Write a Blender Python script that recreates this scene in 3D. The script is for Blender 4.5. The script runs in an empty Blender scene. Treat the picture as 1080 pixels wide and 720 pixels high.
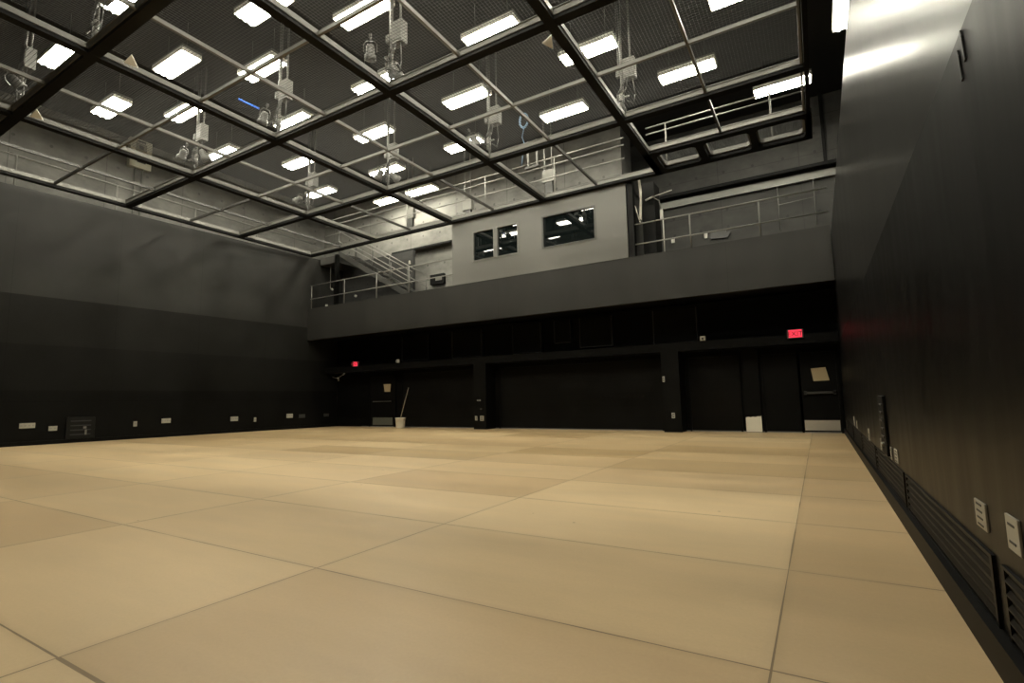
import bpy, math, random
from mathutils import Vector, Matrix
random.seed(7)
scene = bpy.context.scene
COL = scene.collection
PI = math.pi

# ------------------------------------------------------------------ materials
def new_mat(name):
    m = bpy.data.materials.new(name); m.use_nodes = True
    nt = m.node_tree
    b = nt.nodes['Principled BSDF']
    return m, nt, b

def N(nt, kind, **kw):
    n = nt.nodes.new(kind)
    for k, v in kw.items(): setattr(n, k, v)
    return n

def paint(name, col, rough=.5, spec=.5, metal=0., var=.15, scale=3., stretch=(1, 1, 1), bump=0., rvar=0.):
    """flat paint / metal with soft noise variation of its tone"""
    m, nt, b = new_mat(name)
    tc = N(nt, 'ShaderNodeTexCoord'); mp = N(nt, 'ShaderNodeMapping')
    mp.inputs['Scale'].default_value = stretch
    nt.links.new(tc.outputs['Object'], mp.inputs['Vector'])
    no = N(nt, 'ShaderNodeTexNoise'); no.inputs['Scale'].default_value = scale; no.inputs['Detail'].default_value = 5
    nt.links.new(mp.outputs['Vector'], no.inputs['Vector'])
    mx = N(nt, 'ShaderNodeMix', data_type='RGBA')
    mx.inputs[6].default_value = (*[c * (1 - var) for c in col], 1)
    mx.inputs[7].default_value = (*[min(1, c * (1 + var)) for c in col], 1)
    nt.links.new(no.outputs['Fac'], mx.inputs[0])
    nt.links.new(mx.outputs[2], b.inputs['Base Color'])
    b.inputs['Roughness'].default_value = rough
    b.inputs['Specular IOR Level'].default_value = spec
    b.inputs['Metallic'].default_value = metal
    if rvar:
        mr = N(nt, 'ShaderNodeMapRange')
        mr.inputs[1].default_value = .3; mr.inputs[2].default_value = .7
        mr.inputs[3].default_value = rough - rvar; mr.inputs[4].default_value = rough + rvar
        nt.links.new(no.outputs['Fac'], mr.inputs[0]); nt.links.new(mr.outputs[0], b.inputs['Roughness'])
    if bump:
        bp = N(nt, 'ShaderNodeBump'); bp.inputs['Strength'].default_value = bump; bp.inputs['Distance'].default_value = .01
        nt.links.new(no.outputs['Fac'], bp.inputs['Height']); nt.links.new(bp.outputs['Normal'], b.inputs['Normal'])
    return m

def emit(name, col, strength):
    m, nt, b = new_mat(name)
    b.inputs['Base Color'].default_value = (.02, .02, .02, 1)
    b.inputs['Emission Color'].default_value = (*col, 1)
    b.inputs['Emission Strength'].default_value = strength
    return m

def math_node(nt, op, a, bval=None, c=None):
    n = N(nt, 'ShaderNodeMath', operation=op)
    for i, v in enumerate((a, bval, c)):
        if v is None: continue
        if hasattr(v, 'is_linked') or hasattr(v, 'links'): nt.links.new(v, n.inputs[i])
        else: n.inputs[i].default_value = v
    return n.outputs[0]

FX0, FW, FY0, FD = -.225, 2.4966, 2.191, 1.2483
def floor_mat():
    m, nt, b = new_mat('hardboard floor')
    tc = N(nt, 'ShaderNodeTexCoord'); sp = N(nt, 'ShaderNodeSeparateXYZ')
    nt.links.new(tc.outputs['Object'], sp.inputs[0])
    u = math_node(nt, 'DIVIDE', math_node(nt, 'SUBTRACT', sp.outputs[0], FX0), FW)
    v = math_node(nt, 'DIVIDE', math_node(nt, 'SUBTRACT', sp.outputs[1], FY0), FD)
    fu, fv = math_node(nt, 'FLOOR', u), math_node(nt, 'FLOOR', v)
    cb = N(nt, 'ShaderNodeCombineXYZ'); nt.links.new(fu, cb.inputs[0]); nt.links.new(fv, cb.inputs[1])
    wn = N(nt, 'ShaderNodeTexWhiteNoise', noise_dimensions='3D'); nt.links.new(cb.outputs[0], wn.inputs['Vector'])
    # board tone
    ramp = N(nt, 'ShaderNodeValToRGB')
    e = ramp.color_ramp.elements
    e[0].position = 0; e[0].color = (.44, .305, .16, 1)
    e[1].position = 1; e[1].color = (.65, .50, .295, 1)
    x = e.new(.14); x.color = (.545, .40, .225, 1)
    x = e.new(.8); x.color = (.59, .44, .25, 1)
    nt.links.new(wn.outputs['Value'], ramp.inputs[0])
    # blotches and streaks along each sheet
    mp = N(nt, 'ShaderNodeMapping'); mp.inputs['Scale'].default_value = (.35, 1.3, 1)
    nt.links.new(tc.outputs['Object'], mp.inputs['Vector'])
    n1 = N(nt, 'ShaderNodeTexNoise'); n1.inputs['Scale'].default_value = 1.1; n1.inputs['Detail'].default_value = 6; n1.inputs['Roughness'].default_value = .6
    nt.links.new(mp.outputs[0], n1.inputs['Vector'])
    mr = N(nt, 'ShaderNodeMapRange'); mr.inputs[1].default_value = .3; mr.inputs[2].default_value = .7; mr.inputs[3].default_value = .88; mr.inputs[4].default_value = 1.1
    nt.links.new(n1.outputs['Fac'], mr.inputs[0])
    n2 = N(nt, 'ShaderNodeTexNoise'); n2.inputs['Scale'].default_value = 60; n2.inputs['Detail'].default_value = 3
    nt.links.new(tc.outputs['Object'], n2.inputs['Vector'])
    mr2 = N(nt, 'ShaderNodeMapRange'); mr2.inputs[3].default_value = .94; mr2.inputs[4].default_value = 1.06
    nt.links.new(n2.outputs['Fac'], mr2.inputs[0])
    tone = math_node(nt, 'MULTIPLY', mr.outputs[0], mr2.outputs[0])
    # small dark spots, sparse
    vo = N(nt, 'ShaderNodeTexVoronoi'); vo.inputs['Scale'].default_value = 1.9
    nt.links.new(tc.outputs['Object'], vo.inputs['Vector'])
    spot = math_node(nt, 'LESS_THAN', vo.outputs['Distance'], .026)
    spotk = math_node(nt, 'SUBTRACT', 1., math_node(nt, 'MULTIPLY', spot, .5))
    tone = math_node(nt, 'MULTIPLY', tone, spotk)
    # the fasteners along the sheet edges
    def edge(t, w):   # distance to a seam in metres
        fr = math_node(nt, 'FRACT', t)
        d = math_node(nt, 'MINIMUM', fr, math_node(nt, 'SUBTRACT', 1., fr))
        return math_node(nt, 'MULTIPLY', d, w)
    du, dv = edge(u, FW), edge(v, FD)
    n3 = N(nt, 'ShaderNodeTexNoise'); n3.inputs['Scale'].default_value = 1.7
    nt.links.new(tc.outputs['Object'], n3.inputs['Vector'])
    wid = N(nt, 'ShaderNodeMapRange'); wid.inputs[1].default_value = .35; wid.inputs[2].default_value = .7; wid.inputs[3].default_value = .002; wid.inputs[4].default_value = .006
    nt.links.new(n3.outputs['Fac'], wid.inputs[0])
    seam = math_node(nt, 'LESS_THAN', math_node(nt, 'MINIMUM', du, dv), wid.outputs[0])
    gap = math_node(nt, 'MULTIPLY', math_node(nt, 'LESS_THAN', math_node(nt, 'ABSOLUTE', math_node(nt, 'SUBTRACT', sp.outputs[1], FY0 - FD)), .009), math_node(nt, 'GREATER_THAN', sp.outputs[0], FX0 - FW))
    seam = math_node(nt, 'MAXIMUM', seam, gap)
    # grime next to the seams
    gr = N(nt, 'ShaderNodeMapRange'); gr.inputs[1].default_value = 0; gr.inputs[2].default_value = .05; gr.inputs[3].default_value = .9; gr.inputs[4].default_value = 1
    nt.links.new(math_node(nt, 'MINIMUM', du, dv), gr.inputs[0])
    tone = math_node(nt, 'MULTIPLY', tone, gr.outputs[0])
    # narrow cut sheets beside the right wall are browner
    strip = math_node(nt, 'GREATER_THAN', sp.outputs[0], FX0)
    hv = N(nt, 'ShaderNodeMix', data_type='RGBA'); nt.links.new(strip, hv.inputs[0])
    nt.links.new(ramp.outputs[0], hv.inputs[6]); hv.inputs[7].default_value = (.48, .345, .188, 1)
    # the sheets beyond the fifth row are mixed towards brown, each to its own degree
    wn2 = N(nt, 'ShaderNodeTexWhiteNoise', noise_dimensions='4D'); wn2.inputs['W'].default_value = 3.7; nt.links.new(cb.outputs[0], wn2.inputs['Vector'])
    far_brown = math_node(nt, 'MULTIPLY', math_node(nt, 'GREATER_THAN', fv, 3.5), math_node(nt, 'MULTIPLY_ADD', wn2.outputs['Value'], .65, .2))
    far_mix = N(nt, 'ShaderNodeMix', data_type='RGBA'); nt.links.new(far_brown, far_mix.inputs[0]); nt.links.new(hv.outputs[2], far_mix.inputs[6]); far_mix.inputs[7].default_value = (.36, .25, .12, 1)
    hv = far_mix
    vm = N(nt, 'ShaderNodeVectorMath', operation='SCALE'); nt.links.new(hv.outputs[2], vm.inputs[0]); nt.links.new(tone, vm.inputs['Scale'])
    mx = N(nt, 'ShaderNodeMix', data_type='RGBA'); nt.links.new(seam, mx.inputs[0])
    nt.links.new(vm.outputs[0], mx.inputs[6]); mx.inputs[7].default_value = (.17, .115, .055, 1)
    nt.links.new(mx.outputs[2], b.inputs['Base Color'])
    rr = N(nt, 'ShaderNodeMapRange'); rr.inputs[3].default_value = .3; rr.inputs[4].default_value = .5
    nt.links.new(n1.outputs['Fac'], rr.inputs[0]); nt.links.new(rr.outputs[0], b.inputs['Roughness'])
    b.inputs['Specular IOR Level'].default_value = .4
    return m

def concrete_mat(name, base, pitch=(2.44, 1.22), axis='X'):
    """board-formed concrete with pour joints and tie holes; axis = horizontal axis of the wall"""
    m, nt, b = new_mat(name)
    tc = N(nt, 'ShaderNodeTexCoord'); sp = N(nt, 'ShaderNodeSeparateXYZ'); nt.links.new(tc.outputs['Object'], sp.inputs[0])
    hor = sp.outputs[0 if axis == 'X' else 1]
    n1 = N(nt, 'ShaderNodeTexNoise'); n1.inputs['Scale'].default_value = 1.2; n1.inputs['Detail'].default_value = 8; n1.inputs['Roughness'].default_value = .65
    mp = N(nt, 'ShaderNodeMapping'); mp.inputs['Scale'].default_value = (1, 1, 1.6); nt.links.new(tc.outputs['Object'], mp.inputs[0]); nt.links.new(mp.outputs[0], n1.inputs['Vector'])
    ramp = N(nt, 'ShaderNodeValToRGB'); e = ramp.color_ramp.elements
    e[0].position = .28; e[0].color = (*[c * .6 for c in base], 1); e[1].position = .72; e[1].color = (*[c * 1.25 for c in base], 1)
    nt.links.new(n1.outputs['Fac'], ramp.inputs[0])
    def line(t, p, w):
        fr = math_node(nt, 'FRACT', math_node(nt, 'DIVIDE', t, p))
        d = math_node(nt, 'MINIMUM', fr, math_node(nt, 'SUBTRACT', 1., fr))
        return math_node(nt, 'LESS_THAN', math_node(nt, 'MULTIPLY', d, p), w)
    def cell(t, p):
        fr = math_node(nt, 'FRACT', math_node(nt, 'DIVIDE', t, p))
        return math_node(nt, 'MULTIPLY', math_node(nt, 'SUBTRACT', fr, .5), p)
    j = math_node(nt, 'MAXIMUM', line(hor, pitch[0], .012), line(sp.outputs[2], pitch[1], .010))
    hx, hz = cell(hor, .9), cell(math_node(nt, 'ADD', sp.outputs[2], .25), .61)
    r2 = math_node(nt, 'ADD', math_node(nt, 'MULTIPLY', hx, hx), math_node(nt, 'MULTIPLY', hz, hz))
    hole = math_node(nt, 'LESS_THAN', r2, .0022)
    k = math_node(nt, 'SUBTRACT', 1., math_node(nt, 'MAXIMUM', math_node(nt, 'MULTIPLY', j, .4), math_node(nt, 'MULTIPLY', hole, .45)))
    vm = N(nt, 'ShaderNodeVectorMath', operation='SCALE'); nt.links.new(ramp.outputs[0], vm.inputs[0]); nt.links.new(k, vm.inputs['Scale'])
    nt.links.new(vm.outputs[0], b.inputs['Base Color'])
    b.inputs['Roughness'].default_value = .8
    return m

def panel_mat(name, col, rough, axis, pitch, zs, var=.2, spec=.5, stretch=(1, 1, 1), nscale=1.5, rvar=.08, h0=0.):
    """sheet-panelled painted wall: joints at a horizontal pitch and at heights zs"""
    m, nt, b = new_mat(name)
    tc = N(nt, 'ShaderNodeTexCoord'); sp = N(nt, 'ShaderNodeSeparateXYZ'); nt.links.new(tc.outputs['Object'], sp.inputs[0])
    hor = sp.outputs[0 if axis == 'X' else 1]
    mp = N(nt, 'ShaderNodeMapping'); mp.inputs['Scale'].default_value = stretch; nt.links.new(tc.outputs['Object'], mp.inputs[0])
    n1 = N(nt, 'ShaderNodeTexNoise'); n1.inputs['Scale'].default_value = nscale; n1.inputs['Detail'].default_value = 6
    nt.links.new(mp.outputs[0], n1.inputs['Vector'])
    ramp = N(nt, 'ShaderNodeValToRGB'); e = ramp.color_ramp.elements
    e[0].position = .3; e[0].color = (*[c * (1 - var) for c in col], 1); e[1].position = .7; e[1].color = (*[c * (1 + var) for c in col], 1)
    nt.links.new(n1.outputs['Fac'], ramp.inputs[0])
    fr = math_node(nt, 'FRACT', math_node(nt, 'DIVIDE', math_node(nt, 'SUBTRACT', hor, h0), pitch))
    d = math_node(nt, 'MULTIPLY', math_node(nt, 'MINIMUM', fr, math_node(nt, 'SUBTRACT', 1., fr)), pitch)
    j = math_node(nt, 'LESS_THAN', d, .004)
    for z in zs:
        j = math_node(nt, 'MAXIMUM', j, math_node(nt, 'LESS_THAN', math_node(nt, 'ABSOLUTE', math_node(nt, 'SUBTRACT', sp.outputs[2], z)), .008))
    vm = N(nt, 'ShaderNodeVectorMath', operation='SCALE'); nt.links.new(ramp.outputs[0], vm.inputs[0])
    nt.links.new(math_node(nt, 'SUBTRACT', 1., math_node(nt, 'MULTIPLY', j, .6)), vm.inputs['Scale'])
    nt.links.new(vm.outputs[0], b.inputs['Base Color'])
    mr = N(nt, 'ShaderNodeMapRange'); mr.inputs[1].default_value = .3; mr.inputs[2].default_value = .7
    mr.inputs[3].default_value = rough - rvar; mr.inputs[4].default_value = rough + rvar
    nt.links.new(n1.outputs['Fac'], mr.inputs[0]); nt.links.new(mr.outputs[0], b.inputs['Roughness'])
    b.inputs['Specular IOR Level'].default_value = spec
    return m

TINT = (1., .965, .80)
def g(v): return (v, v * .975, v * .88)
M_floor = floor_mat()
M_conc = concrete_mat('grey concrete', g(.17))
M_concY = concrete_mat('grey concrete side', g(.15), axis='Y')
M_concd = concrete_mat('dim concrete', g(.043))  # same concrete darkened; the weaker light there is put into its colour
M_concdd = concrete_mat('very dark concrete', g(.02))  # darkest concrete, for the wall added behind the stair
M_ceil = paint('black ceiling paint', g(.011), .8)
M_left_hi = panel_mat('left wall upper black sheets', g(.0155), .45, 'Y', 2.44, (), var=.12, rvar=.03, spec=.2)  # left sheets darken band by band downwards; light fall-off put into the paint
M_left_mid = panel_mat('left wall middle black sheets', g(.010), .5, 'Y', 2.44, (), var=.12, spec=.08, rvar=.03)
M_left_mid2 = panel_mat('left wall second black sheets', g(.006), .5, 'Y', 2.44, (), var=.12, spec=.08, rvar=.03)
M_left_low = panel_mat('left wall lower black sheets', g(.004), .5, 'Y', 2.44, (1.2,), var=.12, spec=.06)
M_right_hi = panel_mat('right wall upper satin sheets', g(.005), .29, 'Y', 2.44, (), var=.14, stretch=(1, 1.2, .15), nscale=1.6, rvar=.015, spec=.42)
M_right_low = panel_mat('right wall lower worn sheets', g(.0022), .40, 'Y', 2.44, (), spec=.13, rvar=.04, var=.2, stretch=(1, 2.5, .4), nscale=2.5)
M_back = panel_mat('black block wall', g(.003), .5, 'X', 2.44, [.4 * k for k in range(1, 9)], var=.15, spec=.06)
M_blackp = paint('black paint', g(.0035), .5, spec=.08)
M_black = paint('flat black steel', g(.005), .6, spec=.12)
M_fascia = panel_mat('dark grey fascia paint', g(.019), .5, 'X', 7.0, (), var=.16, spec=.2, stretch=(1, 1, .3), nscale=1.5, h0=-8.8)
M_booth = paint('grey booth paint', g(.105), .6, var=.08, stretch=(.25, 1, 2.2), scale=1.2)
M_steel = paint('galvanised steel', g(.125), .5, metal=.15, var=.2, scale=20)
M_wire = paint('galvanised wire', g(.026), .6)
M_rail = paint('grey rail paint', g(.17), .45, metal=.2)
M_raild = paint('dark rail paint', g(.04), .5)
M_alu = paint('aluminium', (.7, .69, .65), .35, metal=.85, var=.1, stretch=(1, 1, 12), scale=14)
M_plate = paint('ivory plate', (.34, .32, .26), .45)
M_slot = paint('dark slot', (.02, .02, .02), .6)
M_white = paint('white enamel', (.42, .41, .36), .4)
M_cab = paint('pale grey cabinet', (.62, .6, .49), .5, var=.05)
M_paper = paint('buff paper', (.36, .28, .16), .8, var=.1)
M_tape = paint('black rubber', (.01, .01, .01), .5)
M_blue = paint('blue tube', (.03, .16, .75), .4)
M_ring = paint('blue cable', (.10, .17, .26), .5)
M_bucket = paint('white plastic', (.85, .83, .74), .4)
M_wood = paint('pale wood', (.36, .30, .2), .6)
M_mop = paint('grey cotton', (.4, .38, .33), .9)
M_tube = emit('fluorescent tube', (1., .955, .79), 77.)
M_refl = paint('white reflector', (.85, .83, .76), .4, var=.02)
M_exit = emit('red sign face', (1., .03, .07), 1.5)
M_exitl = emit('dark red lettering', (1., .01, .03), .12)
M_lant = paint('lantern paint', g(.075), .45)
M_box = paint('socket box paint', g(.12), .5)
M_lamp = emit('small lit lamp', (1., .97, .85), 2.5)
M_unp = paint('bare primer', (.72, .68, .56), .6, var=.1)
M_strip = paint('pale sill and lit band', g(.2), .5)
def glass_mat():
    m, nt, b = new_mat('dark window glass')
    b.inputs['Base Color'].default_value = (.004, .006, .006, 1)
    b.inputs['Roughness'].default_value = .02
    b.inputs['Specular IOR Level'].default_value = .75
    return m
M_glass = glass_mat()

# ------------------------------------------------------------------ mesh helper
class MB:
    def __init__(s): s.v = []; s.f = []; s.sm = []
    def _add(s, vs, fs, smooth=False):
        o = len(s.v); s.v += [tuple(v) for v in vs]; s.f += [tuple(o + i for i in f) for f in fs]; s.sm += [smooth] * len(fs); return s
    def box(s, x0, x1, y0, y1, z0, z1):
        return s._add([(x0, y0, z0), (x1, y0, z0), (x1, y1, z0), (x0, y1, z0), (x0, y0, z1), (x1, y0, z1), (x1, y1, z1), (x0, y1, z1)],
                      [(3, 2, 1, 0), (4, 5, 6, 7), (0, 1, 5, 4), (1, 2, 6, 5), (2, 3, 7, 6), (3, 0, 4, 7)])
    def bar(s, p, q, w, h, up=(0, 0, 1)):
        p, q = Vector(p), Vector(q); d = (q - p).normalized(); u = Vector(up)
        if abs(d.dot(u)) > .95: u = Vector((1, 0, 0))
        a = d.cross(u).normalized() * (w / 2); c = a.cross(d).normalized() * (h / 2)
        vs = [p - a - c, p + a - c, p + a + c, p - a + c, q - a - c, q + a - c, q + a + c, q - a + c]
        return s._add(vs, [(3, 2, 1, 0), (4, 5, 6, 7), (0, 1, 5, 4), (1, 2, 6, 5), (2, 3, 7, 6), (3, 0, 4, 7)])
    def cyl(s, p, q, r, r2=None, n=10, caps=True):
        p, q = Vector(p), Vector(q); r2 = r if r2 is None else r2
        d = (q - p).normalized(); u = Vector((0, 0, 1)) if abs(d.z) < .9 else Vector((1, 0, 0))
        a = d.cross(u).normalized(); c = d.cross(a)
        vs = [p + (a * math.cos(2 * PI * i / n) + c * math.sin(2 * PI * i / n)) * r for i in range(n)]
        vs += [q + (a * math.cos(2 * PI * i / n) + c * math.sin(2 * PI * i / n)) * r2 for i in range(n)]
        s._add(vs, [(i, (i + 1) % n, n + (i + 1) % n, n + i) for i in range(n)], True)
        if caps:
            o = len(s.v) - 2 * n
            s.f += [tuple(o + i for i in reversed(range(n))), tuple(o + n + i for i in range(n))]; s.sm += [False, False]
        return s
    def tube(s, pts, r, n=8):
        for a, b in zip(pts, pts[1:]): s.cyl(a, b, r, n=n)
        return s
    def lathe(s, prof, c=(0, 0, 0), n=20):
        vs = []
        for r, z in prof: vs += [(c[0] + r * math.cos(2 * PI * i / n), c[1] + r * math.sin(2 * PI * i / n), c[2] + z) for i in range(n)]
        fs = []
        for k in range(len(prof) - 1):
            fs += [(k * n + i, k * n + (i + 1) % n, (k + 1) * n + (i + 1) % n, (k + 1) * n + i) for i in range(n)]
        return s._add(vs, fs, True)
    def quadbox(s, pts, nrm, t):
        """thin prism: polygon pts extruded by t along nrm"""
        n = len(pts); nv = Vector(nrm) * t
        vs = [Vector(p) for p in pts] + [Vector(p) + nv for p in pts]
        return s._add(vs, [tuple(reversed(range(n))), tuple(range(n, 2 * n))] + [(i, (i + 1) % n, n + (i + 1) % n, n + i) for i in range(n)])
    def build(s, name, m, parent=None, bevel=0.):
        me = bpy.data.meshes.new(name); me.from_pydata(s.v, [], s.f); me.update()
        me.polygons.foreach_set('use_smooth', s.sm)
        o = bpy.data.objects.new(name, me); COL.objects.link(o); me.materials.append(m)
        if parent: o.parent = parent
        if bevel:
            b = o.modifiers.new('bevel', 'BEVEL'); b.width = bevel; b.segments = 2; b.limit_method = 'ANGLE'
        return o

def thing(name, label, cat, loc=(0, 0, 0), rot=(0, 0, 0), group=None):
    o = bpy.data.objects.new(name, None); COL.objects.link(o); o.location = loc; o.rotation_euler = rot
    o.empty_display_size = .1
    o['label'] = label; o['category'] = cat
    if group: o['group'] = group
    return o
def tag(o, label, cat, group=None):
    o['label'] = label; o['category'] = cat
    if group: o['group'] = group
    return o
def struct(o, label=None):
    o['kind'] = 'structure'
    if label: o['label'] = label
    return o
def dup(root, loc, label, rot=None, group=None):
    r = root.copy(); COL.objects.link(r); r.location = loc
    if rot is not None: r.rotation_euler = rot
    r['label'] = label
    if group: r['group'] = group
    for ch in list(root.children):
        c = ch.copy(); COL.objects.link(c); c.parent = r
        for k in list(ch.children):
            d = k.copy(); COL.objects.link(d); d.parent = c
    return r

# ------------------------------------------------------------------ key planes
ZG = 7.18            # underside of the lighting grid
ZC = 10.4            # ceiling
YF = 14.0            # gallery fascia and booth front
YB = 15.52           # black wall under the gallery
XR = .53             # right wall
def XL(y): return -18.9 + (y - 4.5) * (.6 / 9.5)
LANG = math.atan2(.6, 9.5)          # the left wall is slightly out of square

# ------------------------------------------------------------------ setting
struct(MB().box(-21, 3.2, -3.2, 19.2, -.2, 0).build('floor', M_floor), 'tan hardboard floor laid in large sheets')
struct(MB().box(-21, 3.2, -3.2, 19.2, ZC, ZC + .2).build('ceiling', M_ceil), 'black painted ceiling above the lighting grid')

def left_wall(name, m, z0, z1, off=0., th=.25):
    y0, y1 = -3.0, YB + .2
    b = MB(); a, c = XL(y0) + off, XL(y1) + off
    b._add([(a - th, y0, z0), (a, y0, z0), (c, y1, z0), (c - th, y1, z0), (a - th, y0, z1), (a, y0, z1), (c, y1, z1), (c - th, y1, z1)],
           [(3, 2, 1, 0), (4, 5, 6, 7), (0, 1, 5, 4), (1, 2, 6, 5), (2, 3, 7, 6), (3, 0, 4, 7)])
    return struct(b.build(name, m))
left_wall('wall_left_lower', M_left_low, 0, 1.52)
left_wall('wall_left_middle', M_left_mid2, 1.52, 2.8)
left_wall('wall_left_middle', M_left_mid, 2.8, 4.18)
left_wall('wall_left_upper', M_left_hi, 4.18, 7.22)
struct(left_wall('baseboard_left', M_blackp, 0, .11, off=.03, th=.06))
struct(MB().box(-20.8, -20.2, -3.0, 19., 7.0, ZC).build('wall_left_concrete', M_concY), 'bare concrete wall behind the left edge of the grid')
struct(MB().box(-20.2, -19.0, -3.0, 15.6, 6.85, 7.05).build('floor_left_ledge', M_black))

struct(MB().box(XR, XR + .2, -3.0, YB + .1, 0, 2.28).build('wall_right_lower', M_right_low), 'dark scuffed lower half of the right wall')
struct(MB().box(XR, XR + .2, -3.0, YB + .1, 2.28, 4.8).build('wall_right_upper', M_right_hi), 'satin dark upper half of the right wall')
struct(MB().box(XR - .012, XR, -3.0, YB - .02, 0, 1.17).build('wall_right_dado', M_right_low), 'slightly proud dark sheets along the foot of the right wall')
XR = XR - .012
struct(MB().box(XR - .045, XR, -3.0, YB - .02, 0, .13).build('baseboard_right', M_blackp))
struct(MB().box(.73, 3.0, -3.0, YB, 4.55, 4.75).build('floor_right_gallery', M_black))
struct(MB().box(3.0, 3.2, -3.0, 19., 0, ZC).build('wall_right_outer', M_black))
struct(MB().box(-21, 3.2, -3.2, -3.0, 0, ZC).build('wall_front', M_blackp))

struct(MB().box(-18.7, 1.0, YB, YB + .2, 0, 3.7).build('wall_back', M_back), 'black wall under the gallery')
# gallery: fascia, deck, soffit
fas = struct(MB().box(-18.6, XR, YF, YF + .16, 3.64, 4.97).build('wall_gallery_fascia', M_fascia), 'grey gallery fascia across the far wall')
struct(MB().box(-18.6, 3.0, YF + .16, 19., 3.75, 4.88).build('floor_gallery', M_blackp))
# back concrete: booth side brighter and nearer, right side set back
struct(MB().box(-20.2, -5.2, 16.3, 17.4, 7.48, ZC).build('wall_back_concrete', M_conc), 'pale concrete wall above the booth')
struct(MB().box(-20.2, -5.2, 16.6, 17.4, 4.88, 7.48).build('wall_back_recess', M_conc))
struct(MB().box(-5.6, 3.0, 18.2, 19., 8.18, ZC).build('wall_back_concrete_dim', M_concd), 'concrete beam wall above the right gallery')
struct(MB().box(-5.6, 3.0, 18.5, 19., 4.88, 8.18).build('wall_back_recess_dim', M_concd))
struct(MB().box(-5.3, 3.0, 18.1, 18.2, 8.08, 8.18).build('trim_1', M_black))
struct(MB().box(-4.95, 3.0, 18.36, 18.5, 7.78, 8.02).build('trim_2', M_strip), 'lit band along the top of the right gallery wall, built as a strip')  # light falling on the recess wall, put into a pale strip
struct(MB().box(-15.7, -11.5, 16.24, 16.3, 7.44, 7.52).build('trim_3', M_black))
struct(MB().box(.66, .76, 18.12, 18.2, 8.18, ZC).build('trim_4', M_black))

# header, columns, pilaster, threshold strip
struct(MB().box(-18.3, XR, 14.9, YB, 2.28, 2.52).build('beam', M_blackp))
struct(MB().box(-10.45, -9.93, 14.9, YB, 0, 2.28).build('column', M_blackp))
struct(MB().box(-3.86, -3.36, 14.9, YB, 0, 2.28).build('column', M_blackp))
pil = struct(MB().box(-1.77, -1.37, 15.40, YB, 0, 2.28).build('column', M_blackp))
pp = MB(); ptop = [(-1.765, .40), (-1.70, .415), (-1.64, .405), (-1.58, .42), (-1.52, .41), (-1.47, .43), (-1.42, .425), (-1.375, .445)]
pp.quadbox([(-1.765, 15.40, .012), (-1.375, 15.40, .012)] + [(x, 15.40, z) for x, z in reversed(ptop)], (0, -1, 0), .006)
pt = pp.build('bare_patch', M_unp, pil); pt['label'] = 'unpainted pale lower end of the pilaster'
for a, b in ((-16.6, -10.46), (-9.92, -3.87), (-3.35, -1.78), (-1.36, .44)):
    struct(MB().box(a, b, YB - .05, YB, 0, .025).build('trim_5', M_strip))

# roll-down panels and doors (structure), with their hardware as parts
def door(name, x0, x1, z1, m=M_blackp, panels=0, label=None):
    b = MB(); b.box(x0, x1, YB - .03, YB, .03, z1)
    d = struct(b.build(name, m), label)
    f = MB(); f.box(x0 - .05, x0, YB - .06, YB, .0, z1 + .05); f.box(x1, x1 + .05, YB - .06, YB, .0, z1 + .05); f.box(x0 - .05, x1 + .05, YB - .06, YB, z1, z1 + .05)
    f.build('door_frame', M_blackp, d)
    return d
M_shut = panel_mat('black sectional door', g(.004), .42, 'X', 3.0, [.38 * k for k in range(1, 7)], var=.1, spec=.1)
d = door('door_1', -9.7, -4.05, 2.12, M_shut, label='wide black sectional door between the two columns')
d = door('door_2', -16.1, -14.75, 2.05, label='black door behind the mop bucket')
MB().box(-15.95, -14.85, YB - .045, YB - .03, .08, .38).build('kick_plate', paint('dull plate', (.10, .10, .08), .5), d)
MB().cyl((-15.9, YB - .09, 1.03), (-14.9, YB - .09, 1.03), .02).build('push_bar', M_raild, d)
d = door('door_3', -1.27, -.44, 2.08, label='black door leaf without a kick plate')
d = door('door_4', -.39, .42, 2.08, label='black exit door with a steel kick plate and buff notice')
MB().box(-.375, .405, YB - .045, YB - .03, .065, .325).build('kick_plate', M_alu, d)
MB().box(-.34, .38, YB - .10, YB - .07, 1.0, 1.06).box(-.34, -.28, YB - .10, YB - .03, .98, 1.08).box(.32, .38, YB - .10, YB - .03, .98, 1.08).build('push_bar', M_raild, d)
d = door('door_5', -3.2, -1.9, 2.1, M_shut, label='black panelled door between column and pilaster')
d = door('door_6', -14.3, -10.7, 2.12, M_shut, label='black sectional door left of the left column')

# black acoustic boxes on the wall above the header
for i, (a, b, z0) in enumerate(((-14.28, -12.95, 2.64), (-11.76, -10.47, 2.62), (-9.10, -8.02, 2.62), (-7.47, -6.92, 2.87), (-6.55, -5.49, 2.66), (-4.15, -2.92, 2.58))):
    words = ['first', 'second', 'third', 'small fourth', 'fifth', 'sixth']
    t = thing('acoustic_panel', f'black framed panel under the gallery, {words[i]} from the left above the header', 'panel', ((a + b) / 2, YB, z0), group='black panels above the header')
    w = (b - a) / 2
    MB().box(-w, w, -.08, 0, 0, 3.6 - z0).build('panel_board', M_blackp, t)
    f = MB()
    f.box(-w - .03, -w, -.11, 0, -.03, 3.6 - z0).box(w, w + .03, -.11, 0, -.03, 3.6 - z0).box(-w, w, -.11, 0, -.03, 0)
    f.build('panel_frame', paint('black trim', g(.012), .45), t)

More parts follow.
